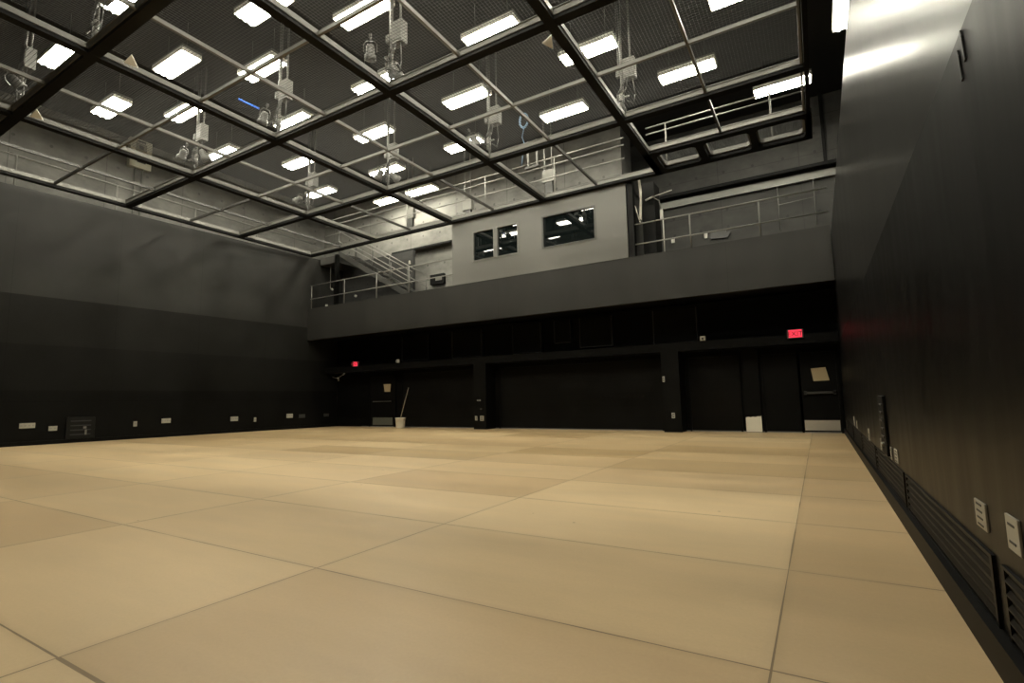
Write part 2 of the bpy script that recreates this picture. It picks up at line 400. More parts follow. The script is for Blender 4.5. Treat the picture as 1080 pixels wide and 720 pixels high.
# ------------------------------------------------------------------ booth
XB0, XB1 = -10.66, -4.38
bt = MB()
wins = [(-9.79, -7.97, 5.69, 6.72), (-7.13, -5.32, 5.67, 6.72)]
xs = [XB0, wins[0][0], wins[0][1], wins[1][0], wins[1][1], XB1]
z0, z1, zt = 5.68, 6.72, 7.18
bt.box(XB0, XB1, YF - .01, YF + .14, 4.97, z0).box(XB0, XB1, YF - .01, YF + .14, z1, zt)
for a, b in ((xs[0], xs[1]), (xs[2], xs[3]), (xs[4], xs[5])): bt.box(a, b, YF - .01, YF + .14, z0, z1)
bt.box(XB0, XB0 + .15, YF + .14, 15.85, 4.9, zt).box(XB1 - .15, XB1, YF + .14, 15.85, 4.9, zt).box(XB0, XB1, YF + .14, 15.85, zt - .1, zt)
struct(bt.build('wall_booth', M_booth), 'grey control booth front with two dark windows')
bi = MB().box(XB0 + .15, XB1 - .15, 15.7, 15.8, 4.9, zt - .1); struct(bi.build('wall_booth_inner', M_black))
def window(name, x0, x1, mull, label):
    f = MB(); w = .05; y0, y1 = YF - .03, YF + .08
    f.box(x0, x0 + w, y0, y1, z0, z1).box(x1 - w, x1, y0, y1, z0, z1).box(x0 + w, x1 - w, y0, y1, z0, z0 + w * .7).box(x0 + w, x1 - w, y0, y1, z1 - w * .7, z1)
    o = struct(f.build(name, paint('window frame', g(.12 if mull else .05), .5)), label)
    if mull:
        MB().box(-8.93, -8.77, y0 - .01, y1, z0 + .035, z1 - .035).build('mullion', M_booth, o)
    MB().box(x0 + w, x1 - w, YF + .03, YF + .04, z0 + .03, z1 - .03).build('pane', M_glass, o)
window('window_1', *wins[0][:2], True, 'two-light dark booth window')
window('window_2', *wins[1][:2], False, 'single dark booth window')

# ------------------------------------------------------------------ lighting grid
P = 3.634
GX = [-18.08, -14.28, -10.65, -7.01, -3.378, .256]
GY = [-.10, 3.53, 7.164, 10.80, 13.93]
grid = thing('lighting_grid', 'overhead grid of black beams, galvanised struts and wire mesh', 'lighting grid', (0, 0, ZG))
BW = .088
def gb(name, m, mb): return mb.build(name, m, grid)
for i, x in enumerate(GX[:-1]):
    gb('beam', M_black, MB().box(x - BW, x + BW, GY[0] - BW, GY[-1] + .09, 0, .09))
gb('edge_beam', M_black, MB().box(GX[5] - .04, GX[5] + .04, GY[0] - BW, GY[-1] + .07, .0, .14))
for j, y in enumerate(GY):
    x1 = GX[5] if j < 4 else GX[4] + BW
    gb('beam', M_black, MB().box(GX[0] - BW, x1, y - BW, y + BW, .001, .089))
def strut_frame(x0, x1, y0, y1):
    b = MB(); t = .04; a, c = .07, .17
    x0 += BW * .75; x1 -= BW * .75; y0 += BW * .75; y1 -= BW * .75
    b.box(x0, x1, y0, y0 + t, a, c).box(x0, x1, y1 - t, y1, a, c).box(x0, x0 + t, y0 + t, y1 - t, a, c).box(x1 - t, x1, y0 + t, y1 - t, a, c)
    b.box(x0, x1, y0 - .03, y0 + t + .02, c, c + .012).box(x0, x1, y1 - t - .02, y1 + .03, c, c + .012)
    return b
def wires(x0, x1, y0, y1, pitch=.06, w=.005, z=.235):
    b = MB(); nx = round((x1 - x0) / pitch); ny = round((y1 - y0) / pitch)
    for i in range(1, nx):
        x = x0 + (x1 - x0) * i / nx; b.box(x - w / 2, x + w / 2, y0, y1, z, z + w)
    for j in range(1, ny):
        y = y0 + (y1 - y0) * j / ny; b.box(x0, x1, y - w / 2, y + w / 2, z + w, z + 2 * w)
    return b
for i in range(5):
    for j in range(4):
        x0, x1, y0, y1 = GX[i], GX[i + 1], GY[j], GY[j + 1]
        if i == 4 and j == 3: y1 = 12.68
        gb('strut_frame', M_steel, strut_frame(x0, x1, y0, y1))
        if i > 0 and j < 3: gb('wire_mesh', M_wire, wires(x0 + .09, x1 - .09, y0 + .09, y1 - .09))
        xm, ym = (x0 + x1) / 2, (y0 + y1) / 2
        if not (i == 4 and j == 3):
            gb('crossbar', M_steel if j < 3 and i > 0 else M_raild, MB().box(xm - .024, xm + .024, y0 + BW, y1 - BW, .06, .13))
        else:
            gb('crossbar', M_raild, MB().box(xm - .025, xm + .025, y0 + BW, y1 - BW, .06, .13))
        if j < 3:
            gb('crossbar', M_steel if i > 0 else M_raild, MB().box(x0 + BW, x1 - BW, ym - .024, ym + .024, .061, .13))
# corner gussets
for (x, y) in ((GX[2] + .33, GY[1] + .35), (GX[1] + .35, GY[1] + .12), (GX[4] - .32, GY[2] + .3)):
    gb('gusset', M_bucket, MB().quadbox([(x, y, -.02), (x + .16, y + .05, .10), (x + .12, y + .18, -.06)], (0, 0, 1), .02))
# plate girder with three rounded openings at the right front
gx0, gx1, gy0, gy1 = GX[4] - BW, GX[5] + .07, 12.62, 14.0
opens = [(-3.17, -2.20, 12.82, 13.76), (-2.02, -.98, 12.82, 13.80), (-.84, .18, 12.82, 13.82)]
def rrect(x0, x1, y0, y1, r, n=5):
    pts = []
    for cx, cy, a0 in ((x1 - r, y0 + r, -PI / 2), (x1 - r, y1 - r, 0), (x0 + r, y1 - r, PI / 2), (x0 + r, y0 + r, PI)):
        for k in range(n + 1):
            a = a0 + k * PI / 2 / n; pts.append((cx + r * math.cos(a), cy + r * math.sin(a)))
    return pts
pg = MB()
bounds = [(gx0, -2.11), (-2.11, -.91), (-.91, gx1)]
for (ax, bx), o in zip(bounds, opens):
    inner = rrect(*o, .14); n = len(inner)
    # outer ring: push each inner point to the rectangle ax..bx, gy0..gy1
    outer = []
    cx, cy = (o[0] + o[1]) / 2, (o[2] + o[3]) / 2
    for (px, py) in inner:
        q = None
        dx, dy = px - cx, py - cy
        ks = []
        if dx: ks.append(((bx if dx > 0 else ax) - cx) / dx)
        if dy: ks.append(((gy1 if dy > 0 else gy0) - cy) / dy)
        k = min(ks); outer.append((cx + dx * k, cy + dy * k))
    # put exact corners in
    for cxn, cyn in ((bx, gy0), (bx, gy1), (ax, gy1), (ax, gy0)):
        k = min(range(n), key=lambda i: (outer[i][0] - cxn) ** 2 + (outer[i][1] - cyn) ** 2); outer[k] = (cxn, cyn)
    for zz, flip in ((0., False), (.10, True)):
        vs = [(x, y, zz) for x, y in inner] + [(x, y, zz) for x, y in outer]
        fs = [(i, (i + 1) % n, n + (i + 1) % n, n + i) for i in range(n)]
        pg._add(vs, fs if not flip else [tuple(reversed(f)) for f in fs])
    vs = [(x, y, 0) for x, y in inner] + [(x, y, .10) for x, y in inner]
    pg._add(vs, [(i, n + i, n + (i + 1) % n, (i + 1) % n) for i in range(n)])
    vs = [(x, y, 0) for x, y in outer] + [(x, y, .10) for x, y in outer]
    pg._add(vs, [(i, (i + 1) % n, n + (i + 1) % n, n + i) for i in range(n)])
gb('opening_plate', M_black, pg)
for o in opens:
    inner = rrect(*o, .14); r = MB(); n = len(inner)
    small = rrect(o[0] + .05, o[1] - .05, o[2] + .05, o[3] - .05, .10)
    vs = [(x, y, .10) for x, y in inner] + [(x, y, .20) for x, y in inner] + [(x, y, .10) for x, y in small] + [(x, y, .20) for x, y in small]
    fs = []
    for i in range(n):
        k = (i + 1) % n
        fs += [(i, k, n + k, n + i), (2 * n + i, 3 * n + i, 3 * n + k, 2 * n + k), (i, 2 * n + i, 2 * n + k, k), (n + i, n + k, 3 * n + k, 3 * n + i)]
    r._add(vs, fs); gb('opening_rim', M_steel, r)
    gb('wire_mesh', M_wire, wires(*o, z=.21))

# ------------------------------------------------------------------ fluorescent fixtures
ZL = 9.45
def make_light():
    t = thing('fluorescent_light', 'x', 'ceiling light', (0, 0, ZL), group='fluorescent lights above the grid')
    L, W = 1.38, .46
    MB().box(-L / 2 - .03, L / 2 + .03, -W / 2, W / 2, .10, .16).build('housing', M_steel, t)
    r = MB()
    for s in (-1, 1):
        y0, y1 = s * (W / 2), s * (W / 2 - .06)
        r._add([(-L / 2, y0, .0), (L / 2, y0, .0), (L / 2, y1, .10), (-L / 2, y1, .10), (-L / 2, y0 + s * .008, .0), (L / 2, y0 + s * .008, .0), (L / 2, y0 + s * .008, .11), (-L / 2, y0 + s * .008, .11)],
               [(0, 1, 2, 3), (4, 7, 6, 5), (0, 4, 5, 1)])
    r.box(-L / 2, L / 2, -W / 2 + .05, W / 2 - .05, .085, .10)
    r.box(-L / 2 - .02, -L / 2, -W / 2, W / 2, 0, .11).box(L / 2, L / 2 + .02, -W / 2, W / 2, 0, .11)
    r.build('reflector', M_refl, t)
    for y in (-.14, 0, .14):
        MB().cyl((-L / 2 + .02, y, .005), (L / 2 - .02, y, .005), .04, n=8).build('tube', M_tube, t)
    h = MB()
    for x in (-.45, .45): h.cyl((x, 0, .16), (x, 0, ZC - ZL), .008, n=6)
    h.build('hanger', M_raild, t)
    return t
rows = [
 ('row over the gallery', 15.33, [-14.97, -13.2, -.25]),
 ('row before the gallery', 13.25, [-16.7, -13.08, -9.55, -5.91, -2.35]),
 ('row over the front bay', 11.10, [-15.15, -11.53, -7.92, -4.25, -.72]),
 ('fourth row from the gallery', 9.30, [-16.75, -13.03, -9.6, -5.92]),
 ('fifth row from the gallery', 7.28, [-15.2, -11.53, -7.93]),
 ('sixth row from the gallery', 6.05, [-16.7, -13.16, -9.62]),
 ('nearest visible row', 4.42, [-15.17, -11.75]),
]
ordw = ['leftmost', 'second', 'third', 'fourth', 'fifth']
proto = None
def add_light(x, y, label, rz=0., z=ZL):
    global proto
    if proto is None:
        proto = make_light(); proto.location = (x, y, z); proto['label'] = label; return proto
    return dup(proto, (x, y, z), label, (0, 0, rz))
for rn, y, xs_ in rows:
    for k, x in enumerate(xs_):
        w = ordw[k] + (' from the left' if k else '')
        add_light(x, y, f'lit fluorescent fixture, {w} in the {rn}')
# the same lattice carries on over the near part of the room
for x, y in ((-.6, 7.28), (-4.27, 7.28), (-2.35, 9.3), (-5.92, 5.5), (-2.35, 5.5), (-7.93, 3.6), (-4.27, 3.6), (-.6, 3.6), (-4.2, .6), (-.6, .2)):
    add_light(x, y, 'lit fluorescent fixture over the near end of the room')
t = add_light(.94, 9.9, 'lit fluorescent fixture above the top edge of the right wall', PI / 2, 7.6)
t['group'] = 'fluorescent lights beyond the right wall'
for c in list(t.children):
    if c.name.startswith('hanger'):
        h = MB()
        for x in (-.45, .45): h.cyl((x, 0, .16), (x, 0, ZC - 7.6), .008, n=6)
        o = h.build('hanger', M_raild, t); COL.objects.unlink(c); bpy.data.objects.remove(c)

# ------------------------------------------------------------------ hoists with socket boxes, and spotlights clamped to them
def make_hoist():
    t = thing('hoist_mast', 'x', 'mast', (0, 0, ZG + .09), group='power masts standing on the grid nodes')
    H = ZC - ZG - .09
    MB().cyl((0, 0, 0), (0, 0, H), .035, n=10).build('mast_pole', M_steel, t)
    MB().cyl((.20, .05, 1.25), (.20, .05, H), .022, n=8).cyl((-.08, .03, 1.2), (-.08, .03, H), .015, n=8).build('conduit', M_steel, t)
    bx = MB().box(.05, .32, -.06, .12, .95, 1.42).box(.07, .30, -.075, -.06, 1.0, 1.38).build('socket_box', M_box, t)
    MB().box(-.12, -.03, -.05, .05, 1.05, 1.22).build('small_box', M_box, t)
    c = MB()
    pts = [(.1, -.05, .95), (.02, -.07, .75), (-.09, -.06, .60), (-.10, -.05, .45), (.02, -.06, .42)]
    c.tube(pts, .018).tube([(.15, -.04, .95), (.12, -.08, .70), (.04, -.08, .55), (.05, -.07, .30), (.09, -.06, .12)], .016)
    c.tube([(.25, 0, .95), (.30, -.03, .5), (.26, -.04, .28), (.12, -.05, .40)], .012)
    c.build('cable_loop', M_raild, t)
    k = MB().cyl((-.02, 0, .30), (-.02, 0, .62), .06, n=10).cyl((-.35, -.02, .52), (.16, -.02, .52), .022)
    k.build('clamp', M_rail, t)
    return t
nodes = [(GX[2], GY[2], 'just right of the bright blue pipe'),
         (GX[3], GY[2], 'at the grid crossing nearest the top middle'),
         (GX[3], GY[3], 'on the crossing in front of the booth'),
         (GX[4], GY[3], 'on the crossing by the three rounded openings'),
         (GX[1], GY[2], 'on the crossing beside the pale cabinet'),
         (GX[2], GY[1], 'at the crossing in the top left corner'),
         (GX[1], GY[1], 'at the far left edge of the grid'),
         (GX[2], GY[3], 'on the crossing left of the booth'),
         (GX[1], GY[3], 'on the crossing above the gallery stair')]
h0 = None
for x, y, w in nodes:
    lab = f'galvanised power mast with socket box {w}'
    if h0 is None: h0 = make_hoist(); h0.location = (x + .02, y + .02, ZG + .09); h0['label'] = lab
    else: dup(h0, (x + .02, y + .02, ZG + .09), lab)

def make_spot():
    t = thing('spotlight', 'x', 'spotlight', group='stage lanterns clamped to the masts')
    # body points along -Z when hung; built at origin = yoke pivot
    b = MB().lathe([(.0, .17), (.075, .16), (.10, .10), (.105, -.05), (.135, -.07), (.14, -.20), (.125, -.20), (.10, -.08), (0, -.08)], n=18)
    b.build('lamp_body', M_lant, t)
    y = MB(); R = .165
    pts = [(-R, 0, 0), (-R, 0, .16), (-R * .6, 0, .24), (R * .6, 0, .24), (R, 0, .16), (R, 0, 0)]
    for a, c in zip(pts, pts[1:]): y.bar(a, c, .035, .012)
    y.cyl((0, 0, .24), (0, 0, .33), .02).box(-.03, .03, -.03, .03, .31, .40)
    y.build('yoke', M_lant, t)
    MB().lathe([(0, -.155), (.122, -.15)], n=18).build('lens', M_glass, t)
    return t
s0 = None
spots = [(GX[2] - .40, GY[2] - .10, 7.90, .5, 'tilted lantern left of the mast by the blue tube'),
         (GX[3] - .46, GY[2] - .10, 8.22, .1, 'pale lantern hung left of the centre mast'),
         (GX[3] + .10, GY[2] + .06, 7.66, -.6, 'lantern low on the centre mast'),
         (GX[3] - .36, GY[3] - .12, 7.86, -.5, 'lantern on the mast in front of the booth'),
         (GX[1] - .42, GY[2] - .12, 7.95, .7, 'pale lantern left of the mast beside the cabinet'),
         (GX[1] + .34, GY[2] + .05, 7.80, -.4, 'dark lantern right of the mast beside the cabinet'),
         (GX[1] - .10, GY[1] - .55, 7.88, .1, 'lantern at the left edge of the picture'),
         (GX[1] + .22, GY[1] - .12, 7.86, -.6, 'dark lantern by the far left mast'),
         (GX[2] - .18, GY[3] - .12, 7.78, .6, 'lantern on the mast left of the booth'),
         (GX[2] + .32, GY[3] - .02, 7.62, -.9, 'small lantern right of the mast left of the booth'),
         (GX[1] - .36, GY[3] - .10, 7.86, 1.2, 'lantern turned sideways above the gallery stair')]
for x, y, z, a, lab in spots:
    rot = (.35, a, .5)
    if s0 is None: s0 = make_spot(); s0.location = (x, y, z); s0.rotation_euler = rot; s0.scale = (.85,) * 3; s0['label'] = lab
    else: dup(s0, (x, y, z), lab, rot)

# blue tube and cable ring above the mesh
t = thing('hanging_pipe', 'bright blue pipe above the mesh left of a mast', 'pipe', (-12.55, 7.30, 9.0))
MB().cyl((0, 0, 0), (.03, .55, 0), .03).build('pipe', M_blue, t)
MB().cyl((.0, .05, .03), (.0, .05, ZC - 9.0), .006, n=6).build('hanger', M_black, t)
MB().cyl((.03, .5, .03), (.03, .5, ZC - 9.0), .006, n=6).build('hanger', M_black, t)
rg = MB(); c = Vector((-6.45, 11.75, 8.65))
ring = [c + Vector((.13 * math.cos(a), 0, .2 * math.sin(a))) for a in [2 * PI * k / 18 for k in range(19)]]
rg.tube(ring, .03).tube([c + Vector((0, 0, -.2)), c + Vector((-.08, .02, -.45)), c + Vector((-.02, .02, -.62)), c + Vector((-.1, 0, -1.27))], .014)
tag(rg.build('cable_coil', M_ring), 'coiled blue cable hanging above the grid before the booth', 'cable')

# ------------------------------------------------------------------ catwalk railings above the grid
def railing(name, label, pts_x, y, z0, zs, x0, x1, m, group=None, r=.022):
    t = thing(name, label, 'railing', (x0, y, z0), group=group)
    for z in zs: MB().cyl((0, 0, z - z0), (x1 - x0, 0, z - z0), r, n=8).build('rail', m, t)
    for x in pts_x: MB().cyl((x - x0, 0, 0), (x - x0, 0, max(zs) - z0), r, n=8).build('post', m, t)
    return t
railing('catwalk_railing', 'grey pipe railing on the front edge of the grid above the booth', (-12.7, -9.2, -6.6), 13.93, ZG + .09, (7.90, 8.31, 8.53), -17.2, -4.35, M_rail, 'catwalk railings')
railing('catwalk_railing', 'grey pipe railing on the grid above the three rounded openings', (-3.15, -.53), 13.95, ZG + .10, (8.43, 8.62), -3.7, .25, M_rail, 'catwalk railings')
# rails on the left ledge
t = thing('ledge_railing', 'pipe railing along the concrete wall left of the grid', 'railing', (-19.1, -1.0, 7.05))
for z in (.62, 1.12): MB().cyl((0, 0, z), (0, 15.8, z), .024, n=8).build('rail', M_rail, t)
for y in (1.0, 3.4, 5.8, 8.25, 10.7, 13.1): MB().cyl((0, y, 0), (0, y, 1.12), .024, n=8).build('post', M_rail, t)
# socket rack hanging in front of the booth, and conduit drops
def drop(x, y, lab, zb=7.42, box=8.1, ztop=ZC):
    t = thing('conduit_drop', lab, 'conduit', (x, y, zb), group='conduit drops by the gallery')
    MB().cyl((0, 0, 0), (0, 0, ztop - zb), .03, n=8).cyl((.26, 0, box - zb + .2), (.26, 0, ztop - zb), .022, n=8).build('conduit', M_rail, t)
    MB().box(-.04, .36, -.1, .06, box - zb - .15, box - zb + .25).build('junction_box', M_rail, t)
    MB().box(.05, .30, -.08, .04, box - zb - .6, box - zb - .15).build('socket_strip', M_raild, t)
drop(-7.15, 14.35, 'paired conduits with junction box above the left booth window')
drop(-10.75, 14.9, 'paired conduits with junction box above the left end of the booth')
drop(-13.1, 14.4, 'paired conduits with sockets above the gallery stair')
t = thing('cable_hanger', 'narrow hanging cable bracket above the right booth window', 'bracket', (-6.62, 12.2, 7.53))
MB().box(0, .04, 0, .05, .0, .75).box(.28, .32, 0, .05, 0, .75).build('bracket_arm', M_rail, t)
MB().box(-.06, .36, -.02, .08, -.06, 0).build('bracket_foot', M_raild, t)

# ------------------------------------------------------------------ gallery railings
railing('gallery_railing', 'two-bar railing along the right gallery above the grey fascia', (-4.25, -2.67, -.97), YF + .09, 4.97, (5.33, 5.92), -4.25, XR, M_rail, 'gallery railings', .02)
railing('gallery_railing', 'two-bar railing along the left gallery below the stair', (-18.2, -16.2, -14.4, -12.75), YF + .09, 4.97, (5.40, 5.98), -18.25, XB0, M_rail, 'gallery railings', .02)

# stair from the gallery up to the grid
st = thing('gallery_stair', 'steel stair with pipe handrails climbing left to the grid', 'stair', (-13.1, 14.55, 4.88))
SX, SZ, n = -4.0, 2.45, 12
for y in (0, .95): MB().bar((.1, y, .05), (SX, y, SZ), .04, .2).build('stringer', M_raild, st)
for k in range(n):
    x, z = SX * (k + .5) / n, SZ * (k + .6) / n
    MB().box(x - .15, x + .15, .02, .93, z - .02, z + .015).build('tread', M_raild, st)
for y in (0, .95):
    for dz in (.5, .95):
        MB().cyl((.1, y, .1 + dz), (SX, y, SZ + dz), .022, n=8).build('handrail', M_rail, st)
    for k in range(5):
        x = SX * k / 4; z = SZ * k / 4
        MB().cyl((x, y, z), (x, y, z + .97), .018, n=8).build('baluster', M_raild, st)
struct(MB().box(-18.2, -17.15, 14.5, 15.7, 6.95, 7.25).build('floor_stair_landing', M_concd))
tag(MB().box(-17.06, -16.92, 14.3, 14.44, 4.88, 7.2).build('support_post', M_blackp), 'black steel post holding the stair landing', 'post')
t = thing('wall_lamp', 'small lit lamp on conduit at the left end of the gallery', 'lamp', (-17.9, 14.8, 5.9), group=None)
MB().cyl((0, 0, .1), (0, 0, 1.1), .012, n=6).tube([(0, 0, .1), (.05, -.02, .0), (.14, -.03, .02)], .015).build('conduit', M_rail, t)
MB().cyl((.14, -.03, .02), (.2, -.05, -.04), .03, .045).build('lamp_head', M_white, t)
tag(MB().box(-17.95, -17.87, 14.6, 14.66, 5.13, 5.22).build('switch_box', M_white), 'small white box low behind the left gallery railing', 'box')
tag(MB().cyl((-16.4, 14.9, 5.45), (-16.4, 14.84, 5.45), .05).build('work_light', M_white), 'small round white fitting left of the stair foot', 'light')
struct(MB().box(-19.5, -14.0, 15.75, 15.85, 4.88, 7.25).build('wall_stair_back', M_concdd))
t = thing('black_box', 'black box on the concrete at the foot of the gallery stair', 'box', (-13.35, 16.53, 5.85))  # plain black box with a small plate
MB().box(-.36, .36, -.08, .05, 0, .42).build('board_box', M_black, t); MB().box(-.05, .28, -.10, -.08, .14, .26).build('board_plate', M_rail, t)
tag(MB().cyl((-13.0, 14.4, 6.2), (-13.0, 14.4, 6.32), .05, .03).build('railing_lamp', M_white), 'small white lamp on the stair handrail', 'lamp')

# right gallery wall fittings
t = thing('column_casing', 'black steel post with pale stains at the right end of the booth', 'post', (XB1 + .03, YF + .02, 4.97))
MB().box(0, .16, 0, .2, 0, 2.3).build('casing', M_black, t)
sm = MB(); sm.quadbox([(.30, .1, 1.15), (.36, .1, 1.05), (.40, .1, 1.9), (.37, .1, 2.28), (.31, .1, 2.28), (.34, .1, 1.7)], (0, 1, 0), .03)
sm.quadbox([(.17, .1, 1.55), (.21, .1, 1.5), (.33, .1, 1.0), (.30, .1, 1.0)], (0, 1, 0), .03)
sm.build('taped_sleeve', M_plate, t)
tag(MB().box(-4.1, -3.72, 14.6, 15.2, 4.88, 7.3).build('electrical_closet', M_black), 'black cabinet standing behind the right end of the booth', 'cabinet')
t = thing('task_lamp', 'small white lamp and conduit behind the right gallery railing', 'lamp', (-3.75, 14.55, 6.75))
MB().cyl((-.22, 0, 0), (0, 0, .06), .03).cyl((0, 0, .06), (.55, 0, .14), .014).build('lamp_arm', M_white, t)
MB().tube([(0, 0, .05), (.18, 0, -.1), (.22, 0, -.35)], .016).build('conduit', M_rail, t)
MB().box(.19, .27, -.03, .04, -.65, -.38).build('lamp_box', M_white, t)
MB().cyl((.26, 0, -.65), (.26, 0, -1.85), .016).build('drop_pipe', M_white, t)
for x, z, lab in ((-4.17, 6.5, 'small white switch box left of the grey plate on the right gallery'), (-3.04, 6.47, 'small white switch box touching the grey plate on the right gallery')):
    tag(MB().box(x, x + .11, 18.43, 18.5, z, z + .18).build('switch_box', M_white), lab, 'switch box', 'switch boxes on the right gallery')
tag(MB().quadbox([(-2.83, 18.41, 6.41), (-2.28, 18.41, 6.36), (-2.2, 18.41, 6.52), (-2.32, 18.41, 6.55), (-2.34, 18.41, 6.66), (-2.8, 18.41, 6.69)], (0, 1, 0), .09).build('wall_plate', M_raild), 'grey metal plate on the right gallery wall', 'plate')
t = thing('wall_conduit', 'thin rectangular conduit loops on the wall above the right gallery', 'conduit', (0, 18.48, 6.8))  # conduit loops run on the wall, nothing hung
MB().tube([(-.68, -.1, -.5), (-.68, -.1, 1.15)], .012).tube([(.34, -.1, -.5), (.34, -.1, 1.15)], .012).build('riser', M_rail, t)
MB().tube([(-.68, -.1, .35), (.34, -.1, .4)], .014).build('cross_pipe', M_rail, t)

# electrical cabinet on the left concrete wall
t = thing('electrical_cabinet', 'pale electrical cabinet on the concrete wall left of the grid', 'cabinet', (-20.2, 8.22, 9.37))
MB().box(0, .22, -.34, .34, 0, 1.12).build('cabinet_body', M_cab, t, bevel=.01)
MB().box(.22, .235, -.30, .30, .42, 1.06).build('cabinet_door', M_cab, t)
MB().box(.22, .235, -.30, .30, .05, .38).build('cabinet_door', M_cab, t)
MB().box(.235, .245, -.18, .16, .60, .88).build('warning_panel', paint('grey label', (.25, .24, .20), .6), t)
MB().box(.235, .25, -.08, .06, .67, .80).build('display', M_slot, t)
MB().box(.235, .25, -.14, .12, .92, .98).build('nameplate', M_slot, t); MB().box(.235, .25, -.12, .14, .18, .25).build('nameplate', M_slot, t)
MB().cyl((.1, -.1, 0), (.1, -.1, -1.95), .03).cyl((.1, .12, 0), (.1, .12, -1.95), .03).build('conduit', M_rail, t)

# ------------------------------------------------------------------ exit signs
def exit_sign(loc, rz, lab, w=.30, h=.19):
    t = thing('exit_sign', lab, 'exit sign', loc, (0, 0, rz), 'red exit signs')
    MB().box(-w / 2 - .035, w / 2 + .035, -.06, 0, -.02, h + .02).build('sign_housing', M_raild, t)
    MB().box(-w / 2, w / 2, -.066, -.06, 0, h).build('sign_face', M_exit, t)
    cu = bpy.data.curves.new('txt', 'FONT'); cu.body = 'EXIT'; cu.size = .17; cu.align_x = 'CENTER'; cu.offset = .004; cu.extrude = .002
    to = bpy.data.objects.new('tmp', cu); COL.objects.link(to)
    bpy.context.view_layer.update()
    me = bpy.data.meshes.new_from_object(to.evaluated_get(bpy.context.evaluated_depsgraph_get()))
    bpy.data.objects.remove(to)
    me.transform(Matrix.Rotation(PI / 2, 4, 'X')); me.materials.clear(); me.materials.append(M_exitl)
    o = bpy.data.objects.new('lettering', me); COL.objects.link(o); o.parent = t; o.location = (0, -.069, .035)
    return t
exit_sign((-.41, 14.9, 2.44), 0, 'red lit exit sign above the door with the kick plate')
exit_sign((-16.35, 14.9, 2.50), .35, 'red lit exit sign in the dark left corner under the gallery', .17, .17)

# sensors, camera
t = thing('motion_detector', 'small ivory box on the header left of the right exit sign', 'sensor', (-2.66, 14.9, 2.52))
MB().box(-.07, .07, -.07, 0, 0, .13).build('sensor_body', M_plate, t, bevel=.008); MB().cyl((0, -.07, .06), (0, -.078, .06), .03).build('sensor_lens', M_slot, t)
t = thing('motion_detector', 'small white box on the header above the mop bucket', 'sensor', (-14.0, 14.9, 2.52))
MB().box(-.06, .06, -.07, 0, 0, .12).build('sensor_body', M_white, t, bevel=.008); MB().cyl((0, -.07, .06), (0, -.078, .06), .03).build('sensor_lens', M_slot, t)
t = thing('wall_camera', 'small bracketed camera in the dark corner below the left exit sign', 'camera', (-17.35, 14.9, 2.05))
MB().tube([(-.4, 0, .05), (-.2, 0, .0), (0, 0, .02), (.16, .02, .12), (.28, .04, .16)], .012).build('bracket', M_rail, t)
MB().cyl((-.02, -.05, .02), (-.02, .0, -.12), .03).cyl((.22, 0, .12), (.34, 0, .18), .03).build('camera_body', M_rail, t)

# ------------------------------------------------------------------ paper notices
tag(MB().quadbox([(-.14, YB - .032, 1.66), (.19, YB - .032, 1.68), (.255, YB - .032, 1.34), (-.10, YB - .032, 1.33)], (0, -1, 0), .003).build('paper_notice', M_paper), 'buff paper notice taped askew on the right exit door', 'notice', 'paper notices on the doors')
tag(MB().quadbox([(-15.36, YB - .032, 1.73), (-14.96, YB - .032, 1.73), (-15.0, YB - .032, 1.42), (-15.30, YB - .032, 1.42)], (0, -1, 0), .003).build('paper_notice', M_paper), 'buff paper notice on the far left door above the mop bucket', 'notice', 'paper notices on the doors')

# ------------------------------------------------------------------ mop and bucket
t = thing('mop_bucket', 'white plastic bucket on the floor at the far left door', 'bucket', (-14.02, 15.05, 0))
MB().lathe([(0, 0), (.15, 0), (.165, .03), (.19, .36), (.205, .365), (.205, .39), (.18, .39), (.155, .04), (0, .04)], n=24).build('pail', M_bucket, t)
hb = MB(); hb.tube([(.2 * math.cos(a), .2 * math.sin(a) * .3 - .02, .36 - .14 * math.sin(a)) for a in [PI * k / 10 for k in range(11)]], .006); hb.build('bail_handle', M_rail, t)
t = thing('mop', 'wooden-handled mop standing in the white bucket', 'mop', (-14.06, 15.05, .05))
MB().cyl((-.03, .0, .1), (.19, .28, 1.5), .014).build('mop_handle', M_wood, t)
mh = MB()
for k in range(14):
    a = 2 * PI * k / 14; mh.tube([(-.03, 0, .12), (-.03 + .07 * math.cos(a), .07 * math.sin(a), .07), (-.03 + .09 * math.cos(a), .09 * math.sin(a), .0)], .014, 6)
mh.build('mop_head', M_mop, t)

# ------------------------------------------------------------------ wall plates
def plate_left(y, z, w, h, lab, kind='outlet_plate', slots=2, m=M_plate):
    t = thing(kind, lab, 'wall plate', (XL(y), y, z), (0, 0, PI / 2 - LANG), 'wall plates on the left wall')
    MB().box(-w / 2, w / 2, -.02, 0, -h / 2, h / 2).build('cover_plate', m, t, bevel=.004)
    s = MB()
    for k in range(slots):
        x = (-w / 2 + w * (k + .5) / slots); s.box(x - w / slots * .28, x + w / slots * .28, -.024, -.02, -h * .14, h * .14)
    s.build('socket', M_slot if m is M_raild else paint('grey socket', (.25, .24, .21), .6), t)
